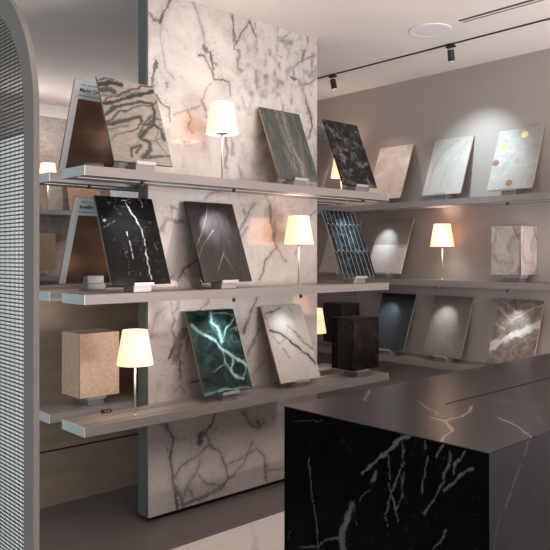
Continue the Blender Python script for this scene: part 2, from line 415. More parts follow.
M['floor_grey'] = tile_floor('grey_porcelain_tiles', (0.125, 0.105, 0.098), (0.16, 0.138, 0.13), (0.075, 0.062, 0.058), (1.2, 1.2), (0.24, 0.6), 0.36)

def lamp_shade_mat():
    m, nt, p = new_mat('glowing_linen_shade')
    tc = nt.nodes.new('ShaderNodeTexCoord')
    mp = nt.nodes.new('ShaderNodeMapping'); mp.inputs['Scale'].default_value = (1, 1, 0.3)
    nt.links.new(tc.outputs['Object'], mp.inputs[0])
    nz = nt.nodes.new('ShaderNodeTexNoise'); nz.inputs['Scale'].default_value = 160
    nt.links.new(mp.outputs[0], nz.inputs[0])
    rp = nt.nodes.new('ShaderNodeMapRange'); rp.inputs[3].default_value = 0.93; rp.inputs[4].default_value = 1.07
    nt.links.new(nz.outputs[0], rp.inputs[0])
    p.inputs['Base Color'].default_value = (0.8, 0.7, 0.55, 1)
    p.inputs['Emission Color'].default_value = (1.0, 0.43, 0.22, 1)
    ml = nt.nodes.new('ShaderNodeMath'); ml.operation = 'MULTIPLY'; ml.inputs[1].default_value = 1.5
    nt.links.new(rp.outputs[0], ml.inputs[0]); nt.links.new(ml.outputs[0], p.inputs['Emission Strength'])
    p.inputs['Roughness'].default_value = 0.8
    return m
M['shade'] = lamp_shade_mat()
M['glow_face'] = emit('lamp_diffuser', (1.0, 0.86, 0.68), 2.2)
M['lens'] = emit('spot_lens', (0.95, 0.97, 1.0), 30)
M['lens_dim'] = emit('mini_spot_lens', (0.95, 0.97, 1.0), 0.4)
M['added_glow'] = emit('added_white_glow', (0.96, 0.97, 0.95), 1.1)

# ---------------------------------------------------------------- mesh helpers
def box(bm, x0, x1, y0, y1, z0, z1):
    v = [bm.verts.new(c) for c in ((x0,y0,z0),(x1,y0,z0),(x1,y1,z0),(x0,y1,z0),(x0,y0,z1),(x1,y0,z1),(x1,y1,z1),(x0,y1,z1))]
    for f in ((0,3,2,1),(4,5,6,7),(0,1,5,4),(1,2,6,5),(2,3,7,6),(3,0,4,7)):
        bm.faces.new([v[i] for i in f])

def lathe(bm, prof, cx=0, cy=0, n=40, close=False):
    rings = []
    for r, z in prof:
        rings.append([bm.verts.new((cx+r*math.cos(2*math.pi*k/n), cy+r*math.sin(2*math.pi*k/n), z)) for k in range(n)])
    for a, b in zip(rings[:-1], rings[1:]):
        for k in range(n):
            bm.faces.new((a[k], a[(k+1) % n], b[(k+1) % n], b[k]))
    if close:
        bm.faces.new(list(reversed(rings[0]))); bm.faces.new(rings[-1])

def prism_x(bm, prof, x0, x1):
    a = [bm.verts.new((x0, y, z)) for y, z in prof]; b = [bm.verts.new((x1, y, z)) for y, z in prof]
    n = len(prof)
    for k in range(n): bm.faces.new((a[k], b[k], b[(k+1) % n], a[(k+1) % n]))
    bm.faces.new(list(reversed(a))); bm.faces.new(b)

def link(name, bm, mat, parent=None, loc=None, bevel=0.0, smooth=False, kind=None):
    bmesh.ops.recalc_face_normals(bm, faces=bm.faces)
    me = bpy.data.meshes.new(name); bm.to_mesh(me); bm.free()
    me.materials.append(mat)
    if smooth:
        for f in me.polygons: f.use_smooth = True
    o = bpy.data.objects.new(name, me); COL.objects.link(o)
    if parent: o.parent = parent
    if loc: o.location = loc
    if bevel:
        b = o.modifiers.new('bevel', 'BEVEL'); b.width = bevel; b.segments = 2; b.limit_method = 'ANGLE'
    if kind: o['kind'] = kind
    return o

def boxobj(name, b, mat, parent=None, bevel=0.0, kind=None, center=True):
    """box in world metres; origin at its base centre (or parent space when parented)"""
    x0, x1, y0, y1, z0, z1 = b
    bm = bmesh.new()
    if parent is None and center:
        cx, cy = (x0+x1)/2, (y0+y1)/2
        box(bm, x0-cx, x1-cx, y0-cy, y1-cy, 0, z1-z0)
        return link(name, bm, mat, None, (cx, cy, z0), bevel, kind=kind)
    px, py, pz = parent.location if parent else (0, 0, 0)
    box(bm, x0-px, x1-px, y0-py, y1-py, z0-pz, z1-pz)
    return link(name, bm, mat, parent, None, bevel, kind=kind)

def empty(name, label, cat, loc=(0, 0, 0), group=None, rz=0):
    o = bpy.data.objects.new(name, None); COL.objects.link(o)
    o.location = loc; o.rotation_euler = (0, 0, rz); o.empty_display_size = 0.05
    o['label'] = label; o['category'] = cat
    if group: o['group'] = group
    return o

def tag(o, label, cat, group=None):
    o['label'] = label; o['category'] = cat
    if group: o['group'] = group
    return o

def panel_mesh(name, w, h, t, fn=None, step=0.005):
    """a slab standing on z=0, front face (y=0) a fine grid that carries the 'vein' attribute, thickness t"""
    nx = max(2, int(w/step)); nz = max(2, int(h/step))
    gx, gz = np.meshgrid(np.linspace(-w/2, w/2, nx+1), np.linspace(0, h, nz+1))
    nv = (nx+1)*(nz+1)
    co = np.zeros((nv+8, 3)); co[:nv, 0] = gx.ravel(); co[:nv, 2] = gz.ravel()
    co[nv:] = [(-w/2,0,0),(w/2,0,0),(w/2,t,0),(-w/2,t,0),(-w/2,0,h),(w/2,0,h),(w/2,t,h),(-w/2,t,h)]
    i = (np.arange(nz)[:, None]*(nx+1) + np.arange(nx)[None, :]).ravel()
    q = np.stack([i, i+1, i+nx+2, i+nx+1], 1)
    rest = np.array([(0,3,2,1),(4,5,6,7),(1,2,6,5),(2,3,7,6),(3,0,4,7)]) + nv
    q = np.concatenate([q, rest]); nf = len(q)
    me = bpy.data.meshes.new(name)
    me.vertices.add(len(co)); me.vertices.foreach_set('co', co.ravel())
    me.loops.add(nf*4); me.loops.foreach_set('vertex_index', q.ravel().astype(np.int32))
    me.polygons.add(nf); me.polygons.foreach_set('loop_start', np.arange(0, nf*4, 4, dtype=np.int32))
    me.polygons.foreach_set('loop_total', np.full(nf, 4, dtype=np.int32))
    me.update(calc_edges=True); me.validate()
    att = me.attributes.new('vein', 'FLOAT', 'POINT')
    val = np.zeros(len(co))
    if fn is not None: val[:nv] = fn(gx + w/2, gz).ravel()
    att.data.foreach_set('value', val.astype(np.float32))
    return me

# ================================================================ ROOM
CEIL = 3.0; WX = 4.89; BY = 6.62
boxobj('floor', (-1.0, WX, 3.0, BY, -0.05, 0.0), M['floor_grey'], kind='structure', center=False)
fv = [(0.012, 0.45, [(0.0, 0.6), (0.4, 1.0), (0.8, 1.2), (1.4, 1.9), (2.0, 2.2), (2.6, 3.0)]),
      (0.006, 0.4, [(2.1, 2.95), (2.35, 2.6), (2.5, 2.1), (2.45, 1.5), (2.9, 0.9)]),
      (0.006, 0.4, [(3.4, 2.9), (3.2, 2.3), (3.6, 1.7), (4.2, 1.4)]),
      (0.005, 0.35, [(2.35, 2.6), (2.8, 2.4), (3.2, 2.3)]), (0.01, 0.3, [(2.8, 3.0), (2.9, 2.5), (3.3, 1.9), (3.4, 1.2)])]
fme = panel_mesh('floor_marble', WX+1.0, 5.4, 0.05, lambda u, v: vein_mask(u-0.0, v-2.4, [(w, i, [(a+1.0, b) for a, b in p]) for w, i, p in fv], 8, 0.05, 5), 0.02)
fo = bpy.data.objects.new('floor', fme); COL.objects.link(fo); fo['kind'] = 'structure'
fme.materials.append(stone('white_floor_marble', (0.80, 0.76, 0.74), (0.70, 0.65, 0.62), 1.6, (0.36, 0.31, 0.29), 0.3))
fo.rotation_euler = (R(-90), 0, 0); fo.location = ((WX-1.0)/2, -2.4, 0)     # its veined face looks up

boxobj('ceiling', (-1.0, WX, -0.2, BY, CEIL, CEIL+0.08), M['ceiling'], kind='structure', center=False)
boxobj('wall_right', (WX, WX+0.12, -2.4, BY, -0.05, CEIL+0.08), M['wall'], kind='structure', center=False)
boxobj('wall_back', (-1.0, WX, BY, BY+0.12, -0.05, CEIL+0.08), M['ceiling'], kind='structure', center=False)
boxobj('trim_1', (-1.0, WX-0.002, BY-0.03, BY, 0, 2.87), M['backstone'], kind='structure', center=False)
boxobj('wall_middle', (-0.2, 3.3, 4.01, 4.12, 0, 1.32), M['partstone'], kind='structure', center=False)
# the dark joint in the cladding of the low wall
boxobj('trim_2', (-0.2, 3.3, 4.004, 4.01, 0.328, 0.336), M['black'], kind='structure', center=False)

# ================================================================ MARBLE PARTITION
SX0, SX1, SY0, SY1 = 2.14, 3.50, 3.375, 3.48
part = empty('marble_partition', 'tall freestanding partition faced with white dark-veined marble, behind the floating shelves', 'partition', (SX0, SY0, 0))
def slabfn(u, v):
    a = vein_mask(u, v+0.03, VEINS['slab'], 3, 0.009, 28, 5.0, 0.42, 1.3, 1.0, 0.85)
    upper = np.clip((v-1.6)*1.2, 0, 1)*np.clip((u-0.45)*2.5, 0, 1)
    near = vein_mask(u, v+0.03, VEINS['slab'], 3, 0.009, 28, 6.0, 1.0, 0.3, 4.5, 0.9)
    web = np.clip(1-np.abs(fbm(u*13+3, v*13, 31, 5)-0.5)/0.016, 0, 1)
    a = np.clip(np.maximum(a*1.15, web*near*0.75), 0, 1)
    return np.maximum(a, np.clip((fbm(u*26, v*18, 77, 4)-0.52)*3.5, 0, 1)*0.62*upper)
me = panel_mesh('marble_panel', SX1-SX0, CEIL-0.03, 0.02, slabfn, 0.0055)
me.materials.append(M['marble'])
o = bpy.data.objects.new('marble_panel', me); COL.objects.link(o); o.parent = part; o.location = ((SX1-SX0)/2, 0, 0.03)
boxobj('steel_core', (SX0, SX1, SY0+0.02, SY1, 0.03, CEIL), M['steel'], part)
boxobj('plinth', (SX0+0.03, SX1-0.03, SY0+0.03, SY1-0.02, 0, 0.03), M['black'], part)

# ================================================================ SHELVES
Z = [0.622, 1.263, 1.892]       # undersides
TH = 0.048
def plank_profile(w, grooves):
    """cross-section (y, z) of a plank, slotted along its top"""
    p = [(0, 0), (w, 0), (w, TH)]
    for g in sorted(grooves, reverse=True):
        p += [(g+0.0065, TH), (g+0.0065, TH-0.012), (g-0.0065, TH-0.012), (g-0.0065, TH)]
    return p + [(0, TH)]

def shelf(name, label, x0, x1, y0, w, z, grooves, spots, group, rz=0, caps=(True, True), spot_y=0.014, power=2.6, tgt=(0, 0.2, -0.24)):
    """plank along local X, front edge at local y=0; spots = [(local x, lit?)]"""
    e = empty(name, label, 'shelf', (x0, y0, z), group, rz)
    L = x1 - x0
    bm = bmesh.new(); prism_x(bm, plank_profile(w, grooves), 0.004 if caps[0] else 0, L-0.004 if caps[1] else L)
    link('plank', bm, M['shelf'], e)
    for k, xx in ((0, 0), (1, L-0.004)):
        if caps[k]:
            bm = bmesh.new(); box(bm, xx, xx+0.004, 0, w, 0, TH)
            link('end_cap', bm, M['endcap'], e)
    bm = bmesh.new()
    for g in grooves: box(bm, 0.006, L-0.006, g-0.0065, g+0.0065, TH-0.013, TH-0.004)
    link('groove_shade', bm, M['black'], e)  # black strips paint the shade inside the grooves
    bm = bmesh.new(); box(bm, 0.02, L-0.02, w*0.42, w*0.42+0.018, -0.003, 0.0005)
    link('cable_channel', bm, M['endcap'], e)
    rot = Matrix.Rotation(rz, 3, 'Z')
    for xx, pw in spots:
        bm = bmesh.new(); lathe(bm, [(0.0035, 0.0), (0.0035, -0.006), (0.010, -0.008), (0.010, -0.026), (0.007, -0.026)], xx, spot_y, 16, True)
        h = link('mini_spotlight', bm, M['black'], e, smooth=False)
        bm = bmesh.new(); lathe(bm, [(0.0055, -0.0255), (0.0055, -0.0263)], xx, spot_y, 12, True)
        link('lens', bm, M['lens_dim'], h)
        base = Vector((x0, y0, z)) + rot @ Vector((xx, spot_y, -0.032))
        aim = base + rot @ Vector(tgt)
        l = spot('shelf_spot', base, aim, pw, 60, 1.0, COOL, None, 0.006)
    return e

FX0, FX1 = 1.617, 3.960
G1 = (0.024, 0.052, 0.165)
names = ['lowest', 'middle', 'top']
fs = [[], [(2.56, 7), (3.10, 2.0), (3.63, 2)], [(1.95, 8), (2.56, 13), (3.70, 6)]]
for k, n in enumerate(names):
    shelf('display_shelf', n + ' long taupe plank shelf in front of the white marble partition', FX0, FX1, 3.117, 0.24, Z[k], G1,
          [(x-FX0, p) for x, p in fs[k]], 'front planks of the floating shelves')
rs = [[], [], [(1.855, 2.5)]]
for k, n in enumerate(names):
    shelf('display_shelf', n + ' rear plank shelf behind the marble partition, set back from the front plank', FX0, FX1, 3.502, 0.235, Z[k], (0.03, 0.12),
          [(x-FX0, p) for x, p in rs[k]], 'rear planks of the floating shelves', power=2.5)
# the steel brackets where the partition carries the planks are hidden inside it

# right wall: local X runs towards -Y, local y towards the wall
WF = 4.648
wsp = [[], [(3.78, 12), (3.21, 7), (2.60, 5)], [(3.80, 7), (2.60, 3)]]
for k, n in enumerate(names):
    shelf('wall_shelf', n + ' taupe plank shelf fixed to the right wall', WF, WF+5.3, 6.30, WX-WF, Z[k], (0.03,),
          [(6.30-y, p) for y, p in wsp[k]], 'plank shelves on the right wall', rz=R(-90), caps=(False, False), spot_y=0.03, power=4.0, tgt=(0, 0.12, -0.26))
for k, n in enumerate(names[1:]):
    shelf('back_shelf', ('middle' if k == 0 else 'top') + ' plank shelf on the brown stone back wall at far left', 1.6, 4.6, 6.31, BY-0.03-6.31, Z[k+1], (0.03,),
          [], 'plank shelves on the stone back wall', caps=(True, False))
for x in (2.75, 3.2, 3.7):
    spot('shelf_spot', (x, 6.36, 1.85), (x, 6.5, 1.3), 3.0, 80, 0.9, WARM)

# ================================================================ SAMPLES ON STANDS
BW, BH, TILT = 0.355, 0.50, 22
def basis(face):
    return {'front': 0.0, 'side': R(-90), 'rear': R(180)}[face]

def stand(x, y, z, face, label, group):
    e = empty('display_stand', label, 'stand', (x, y, z), group, basis(face))
    bm = bmesh.new(); box(bm, -0.055, 0.055, -0.004, 0.10, 0.0, 0.036)
    link('base', bm, M['stand'], e, bevel=0.002)
    bm = bmesh.new(); box(bm, -0.060, 0.060, -0.020, 0.004, 0.034, 0.041); box(bm, -0.060, 0.060, -0.020, -0.015, 0.041, 0.052)
    link('lip', bm, M['chrome'], e, bevel=0.0015)
    bm = bmesh.new()
    prof = [(0.022, 0.034), (0.085, 0.034), (0.085, 0.078), (0.036, 0.078)]
    prism_x(bm, prof, -0.05, 0.05)
    link('back_rest', bm, M['stand'], e)
    return e

def sample(mat, x, y, z, face, label, group, fn=None, t=0.012, edge=None, w=BW, h=BH, step=0.005, tilt=TILT, name='stone_sample', st=True, stlabel='', card=False):
    rz = basis(face)
    zz = z + (0.043 if st else 0.002)
    if card:
        e = empty(name, label, 'sample board', (x, y, zz), group)
        e.rotation_euler = (R(-tilt), 0, rz)
        me = panel_mesh('stone_panel', w, h, t, fn, step); me.materials.append(mat)
        o = bpy.data.objects.new('stone_panel', me); COL.objects.link(o); o.parent = e
    else:
        me = panel_mesh(name, w, h, t, fn, step); me.materials.append(mat)
        o = bpy.data.objects.new(name, me); COL.objects.link(o)
        o.location = (x, y, zz); o.rotation_euler = (R(-tilt), 0, rz)
        tag(o, label, 'sample board', group); e = o
        if edge:
            me.materials.append(edge)
            n = len(me.polygons)
            for k in range(n-5, n): me.polygons[k].material_index = 1
    if st: stand(x, y - (0.008 if card else 0), z, face, stlabel, 'sample stands')
    return e

def V(key, seed=2, warp=0.007, freq=30, halo=3.0, hi=0.25, extra=None, ragk=1.1, ws=0.62, fmin=0.7):
    def f(u, v):
        m = vein_mask(u, v, VEINS[key], seed, warp, freq, halo, hi, ragk, ws, fmin)
        return np.maximum(m, extra(u, v)) if extra else m
    return f

EDGE = plain('pale_cut_edge', (0.52, 0.40, 0.29), 0.5)
EDGEG = plain('grey_cut_edge', (0.30, 0.29, 0.28), 0.5)
FG = 'stone samples on the front planks'
YB = 3.158
zt = [z+TH for z in Z]

m = stone('black_beige_onyx', (0.33, 0.27, 0.23), (0.23, 0.20, 0.175), 5, (0.006, 0.008, 0.006), 0.25, c3=(0.20, 0.205, 0.18), s3=9, t3=0.56, stretch=(1, 1, 2.2), distort=1.5)
def onyx_x(u, v):
    w = fbm(u*5, v*5, 4)*4 + v*30 - u*16
    s = np.abs(np.sin(w + 1.2*fbm(u*14, v*14, 9)))
    return np.clip((0.30-s)*4, 0, 1)*0.85*np.clip(v*8-0.6, 0, 1)
sample(m, 1.98, YB, zt[2], 'front', 'beige sample with swirling black bands, first board on the top front shelf', FG, V('onyx', 3, 0.008, 24, 2.6, 0.45, onyx_x, 0.7, 0.9, 1.0), stlabel='small grey stand under the swirling black and beige sample')
m = stone('green_grey_quartzite', (0.045, 0.052, 0.048), (0.085, 0.092, 0.085), 9, (0.34, 0.29, 0.26), 0.3, spec=0.25, stretch=(6, 1, 0.8), c3=(0.15, 0.165, 0.15), s3=7)
sample(m, 3.118, YB, zt[2], 'front', 'green-grey sample with fine vertical grain and pale edge on the top shelf', FG, V('green_grey', 5, 0.012, 40, 6, 0.6, None, 1.3, 1.0), edge=EDGE, stlabel='small grey stand under the green-grey sample')
m = stone('dark_brown_marble', (0.004, 0.004, 0.004), (0.018, 0.017, 0.016), 12, (0.2, 0.1, 0.08), 0.3, spec=0.2, c3=(0.20, 0.195, 0.19), s3=16, t3=0.60, distort=2.5)
def cloud(u, v):
    d = np.hypot(u-0.19, v-0.34); return np.clip(1-d/0.05, 0, 1)*fbm(u*50, v*50, 3)*0.55
sample(m, 3.708, YB, zt[2], 'front', 'near-black sample with cloudy grey swirls at the right end of the top shelf', FG, cloud, stlabel='small grey stand under the cloudy near-black sample')

def specks(u, v):
    a = np.clip((fbm(u*45, v*45, 12, 4)-0.72)*5, 0, 1)*0.12
    w = np.abs(fbm(u*11+2, v*11, 44, 4)-0.5); zone = np.clip((fbm(u*6, v*6, 23)-0.5)*5, 0, 1)
    return np.maximum(a, np.clip(1-w/0.010, 0, 1)*zone*0.16)
m = stone('black_marquina', (0.006, 0.006, 0.006), (0.012, 0.012, 0.012), 7, (0.75, 0.72, 0.68), 0.07, spec=0.14)
sample(m, 1.967, YB, zt[1], 'front', 'jet black sample with one long white vein, at the left of the middle shelf', FG, V('black', 6, 0.008, 34, 2.5, 0.15, specks, 0.8, 0.34), edge=EDGEG, stlabel='small grey stand under the jet black white-veined sample')
m = stone('dark_bronze_stone', (0.018, 0.013, 0.012), (0.034, 0.027, 0.025), 10, (0.33, 0.26, 0.23), 0.36, spec=0.4, stretch=(3, 1, 1), rot=R(35), c3=(0.055, 0.044, 0.04), s3=26)
sample(m, 2.543, YB, zt[1], 'front', 'dark brown-grey sample with thin crossing lines, centre of the middle shelf', FG, V('bronze', 6, 0.004, 20, 2.5, 0.2, None, 0.8, 0.5), stlabel='small grey stand under the dark brown-grey sample')

def lancet(u, v):
    """pale joints of slender pointed-arch tiles set in offset rows"""
    cw, rh = 0.0445, 0.20
    vv = v + 0.045
    row = np.floor(vv/rh); out = np.zeros_like(u)
    for dr in (0, 1):
        r = row + dr
        uu = u/cw + 0.5*np.mod(r, 2)
        fx = np.abs(uu-np.floor(uu)-0.5)*2
        top = r*rh + 0.045*np.sqrt(np.clip(1-fx*fx, 0, 1))      # arched heads reach up into the row above
        out = np.maximum(out, np.clip(1-np.abs(vv-top)/0.0045, 0, 1))
        if dr == 0: base = top; fx0 = fx; uu0 = uu
    inrow = vv > base
    fx1 = np.where(inrow, np.abs(u/cw+0.5*np.mod(row+1, 2)-np.floor(u/cw+0.5*np.mod(row+1, 2))-0.5)*2, fx0)
    out = np.maximum(out, np.clip(1-(1-fx1)*cw/2/0.0034, 0, 1)*0.9)
    return out
m = stone('blue_black_agate_tiles', (0.004, 0.006, 0.009), (0.009, 0.018, 0.028), 7, (0.30, 0.28, 0.23), 0.25, spec=0.35, c3=(0.04, 0.095, 0.14), s3=14, t3=0.60, distort=1.5)
sample(m, 3.697, YB, zt[1], 'front', 'dark blue agate sample of slender pointed-arch tiles with pale joints, right end of middle shelf', FG, lancet, edge=EDGEG, step=0.0025, stlabel='small grey stand under the blue arch-tiled sample')

m = stone('teal_quartzite', (0.002, 0.007, 0.0065), (0.008, 0.026, 0.023), 5, (0.34, 0.58, 0.52), 0.2, spec=0.25, c3=(0.035, 0.085, 0.075), s3=9, t3=0.58)
def tealx(u, v):
    w = np.abs(fbm(u*9+2, v*9, 14, 4)-0.5); zone = np.clip((fbm(u*5, v*5, 3)-0.42)*4, 0, 1)
    return np.clip(1-w/0.03, 0, 1)*zone*0.5
sample(m, 2.549, YB, zt[0], 'front', 'deep teal green sample with branching pale veins on the lowest shelf', FG, V('teal', 9, 0.010, 26, 3.5, 0.4, tealx, 1.1, 0.42), edge=EDGEG, stlabel='small grey stand under the teal green sample')
m = stone('white_grey_marble', (0.54, 0.50, 0.47), (0.46, 0.415, 0.385), 4, (0.05, 0.042, 0.04), 0.2, c3=(0.44, 0.40, 0.37), s3=10, t3=0.6)
sample(m, 3.132, YB, zt[0], 'front', 'white marble sample crossed by a diagonal grey vein, on the lowest shelf', FG, V('white', 9, 0.010, 30, 5, 0.45, None, 1.3, 0.65, 1.0), edge=EDGE, stlabel='small grey stand under the white marble sample')

# boards seen from behind, on the rear planks
def text_part(name, txt, size, loc, mat, parent, rot, bold=False):
    cu = bpy.data.curves.new(name, 'FONT'); cu.body = txt; cu.size = size; cu.extrude = 0.0003
    if bold: cu.offset = 0.0007
    tmp = bpy.data.objects.new(name+'_tmp', cu); COL.objects.link(tmp)
    bpy.context.view_layer.update()
    me = bpy.data.meshes.new_from_object(tmp); bpy.data.objects.remove(tmp)
    me.name = name; me.materials.append(mat)
    o = bpy.data.objects.new(name, me); COL.objects.link(o); o.parent = parent
    o.location = loc; o.rotation_euler = rot
    return o

def rear_board(x, z, label, stlabel, title, heavy=M['ink'], back=None):
    mm = M['partstone']
    e = sample(mm, x, 3.665, z, 'rear', label, 'backs of samples on the rear planks', None, card=True, stlabel=stlabel, step=0.05)
    T = 0.012
    bm = bmesh.new(); box(bm, -BW/2, BW/2, T, T+0.004, 0, BH); c = link('backing_card', bm, M['card'], e)
    bm = bmesh.new(); box(bm, -BW/2+0.034, BW/2-0.034, T+0.004, T+0.007, 0.0, BH-0.10); link('bronzed_panel', bm, back or M['bronze_back'], c)
    # text on the back reads from +y (local), left is local +x
    rot = (R(90), 0, R(180))
    text_part('heading', title, 0.027, (BW/2-0.034, T+0.0045, BH-0.060), heavy, c, rot, True)
    text_part('small_print', 'Surface  1620 x 3240 mm', 0.011, (BW/2-0.036, T+0.0045, BH-0.026), M['ink'], c, rot)
    text_part('small_print', 'Porcelain stone natural matt finish', 0.012, (BW/2-0.034, T+0.0045, BH-0.084), M['ink'], c, rot)
    return e
rear_board(1.922, zt[2], 'back of a sample board with white border and bronzed panel, left end of top shelf', 'grey stand holding the board seen from behind on the top shelf', 'Marble Dream')
rear_board(1.922, zt[1], 'back of a sample board with printed white heading, left end of middle shelf', 'grey stand holding the board seen from behind on the middle shelf', 'Invisible Dream')
cream = plain('cream_backing', (0.50, 0.40, 0.34), 0.3, var=0.08, scale=4)
rear_board(3.665, zt[2], 'back of a pale sample board with teal heading, between marble partition and near-black sample', 'grey stand holding the pale board seen from behind at the right end', 'Classic', M['teal_ink'], cream)

# right wall samples
WG = 'stone samples on the right wall shelves'
XB = 4.683
def side_x(y0, y1): return (y0+y1)/2
m = stone('cream_onyx', (0.68, 0.60, 0.54), (0.56, 0.44, 0.37), 5, (0.45, 0.3, 0.22), 0.3, c3=(0.75, 0.70, 0.66), s3=8)
WS = 'small grey stand on the right wall, under the '
sample(m, XB, 3.745, zt[2], 'side', 'pale cream sample on the top wall shelf, nearest the near-black sample', WG, None, step=0.02, edge=EDGE, stlabel=WS+'pale cream sample')
m = stone('pale_marble', (0.46, 0.43, 0.415), (0.40, 0.36, 0.335), 5, (0.19, 0.12, 0.10), 0.5, c3=(0.50, 0.44, 0.40), s3=9)
sample(m, XB, 3.172, zt[2], 'side', 'pale white sample with faint brown diagonal veins on the top wall shelf', WG, V('pale', 4, 0.012, 30, 5, 0.3), edge=EDGE, stlabel=WS+'pale brown-veined sample')
m = stone('grey_white_marble', (0.42, 0.40, 0.375), (0.34, 0.32, 0.295), 8, (0.3, 0.26, 0.22), 0.5, c3=(0.50, 0.48, 0.46), s3=14)
e = empty('stone_sample', 'pale grey sample inlaid with round gold and brown dots, right end of top wall shelf', 'sample board', (XB, 2.594, zt[2]+0.043), WG)
e.rotation_euler = (R(-TILT), 0, R(-90))
me = panel_mesh('stone_panel', BW, BH, 0.012, None, 0.02); me.materials.append(m); me.materials.append(EDGE)
for k in range(len(me.polygons)-5, len(me.polygons)): me.polygons[k].material_index = 1
o = bpy.data.objects.new('stone_panel', me); COL.objects.link(o); o.parent = e
gold = plain('gold_inlay', (0.75, 0.50, 0.17), 0.3, metal=0.5, var=0.2, scale=60)
brown = plain('brown_inlay', (0.30, 0.17, 0.10), 0.3, metal=0.3, var=0.4, scale=60)
for (u, v), mm in zip([(0.216, 0.446), (0.074, 0.362), (0.026, 0.228), (0.21, 0.236), (0.168, 0.051)], [gold, gold, brown, brown, brown]):
    bm = bmesh.new(); n = 28
    a = [bm.verts.new((u-BW/2+0.027*math.cos(2*math.pi*k/n), -0.0008, v+0.027*math.sin(2*math.pi*k/n))) for k in range(n)]
    b = [bm.verts.new((w_.co.x, 0.001, w_.co.z)) for w_ in a]
    bm.faces.new(a); bm.faces.new(list(reversed(b)))
    for k in range(n): bm.faces.new((a[k], a[(k+1) % n], b[(k+1) % n], b[k]))
    link('round_inlay', bm, mm, e)
stand(XB, 2.594, zt[2], 'side', WS+'sample with round inlays', 'sample stands')

# two-tone board: lower part a paler band
e = empty('stone_sample', 'taupe sample whose lower part is a paler grey, on the middle wall shelf', 'sample board', (XB, 3.745, zt[1]+0.043), WG)
e.rotation_euler = (R(-TILT), 0, R(-90))
m1 = stone('taupe_stone', (0.30, 0.27, 0.24), (0.25, 0.225, 0.20), 6, (0.2, 0.2, 0.2), 0.32)
m2 = stone('pale_speckled_stone', (0.56, 0.52, 0.49), (0.48, 0.44, 0.41), 40, (0.2, 0.2, 0.2), 0.4)
bm = bmesh.new(); box(bm, -BW/2, BW/2, 0, 0.012, 0, BH); link('stone_panel', bm, m1, e)
bm = bmesh.new(); box(bm, -BW/2, BW/2, -0.004, 0, 0, BH*0.52); o = link('lower_band', bm, m2, e); o['label'] = 'paler grey speckled lower band'
bm = bmesh.new(); box(bm, BW/2, BW/2+0.002, 0, 0.012, 0, BH); link('edge_strip', bm, EDGE, e)
stand(XB, 3.745, zt[1], 'side', WS+'two-tone sample', 'sample stands')
m = stone('grey_limestone', (0.40, 0.355, 0.32), (0.33, 0.29, 0.26), 30, (0.2, 0.2, 0.2), 0.45)
sample(m, XB, 4.318, zt[1], 'side', 'plain light grey sample on the wall, half hidden behind the blue arch-tiled sample', WG, None, step=0.02, edge=EDGE, stlabel=WS+'plain light grey sample')

m = stone('blue_black_slate', (0.005, 0.008, 0.011), (0.010, 0.015, 0.020), 8, (0.2, 0.2, 0.2), 0.34, stretch=(1, 1, 3))
sample(m, XB, 3.715, zt[0], 'side', 'plain blue-black sample on the lowest wall shelf beside the dark stone blocks', WG, None, step=0.02, edge=EDGEG, stlabel=WS+'blue-black sample')
m = stone('taupe_veined_stone', (0.185, 0.155, 0.13), (0.155, 0.13, 0.108), 8, (0.33, 0.28, 0.24), 0.34)
sample(m, XB, 3.172, zt[0], 'side', 'taupe sample with faint crossing lines in the middle of the lowest wall shelf', WG, V('taupe', 4, 0.004, 20, 3, 0.2), edge=EDGEG, stlabel=WS+'taupe sample')
m = stone('brown_breccia', (0.15, 0.105, 0.085), (0.30, 0.24, 0.21), 9, (0.72, 0.66, 0.62), 0.25, c3=(0.36, 0.30, 0.27), s3=14, t3=0.64, distort=2)
sample(m, XB, 2.594, zt[0], 'side', 'mottled brown marble sample with a white diagonal band, right on the lowest wall shelf', WG, V('brown', 4, 0.010, 24, 1.4, 0.3, None, 0.8, 0.8), edge=EDGE, stlabel=WS+'mottled brown sample')

# far back wall shelf samples (glimpsed between planks)
tan = stone('tan_granite', (0.36, 0.21, 0.13), (0.27, 0.15, 0.095), 26, (0.2, 0.1, 0.1), 0.4, c3=(0.46, 0.32, 0.22), s3=40)
BG = 'samples on the stone back wall shelf'
sample(tan, 3.33, 6.37, zt[2], 'front', 'tan granite sample on the far back wall shelf, above the board with printed heading', BG, None, step=0.05, st=False, tilt=14, edge=EDGE)
e = sample(M['card'], 3.79, 6.37, zt[2], 'front', 'bluish white sample on the far back wall shelf, above the jet black sample', BG, None, step=0.05, st=False, tilt=14, w=0.34, h=0.36)

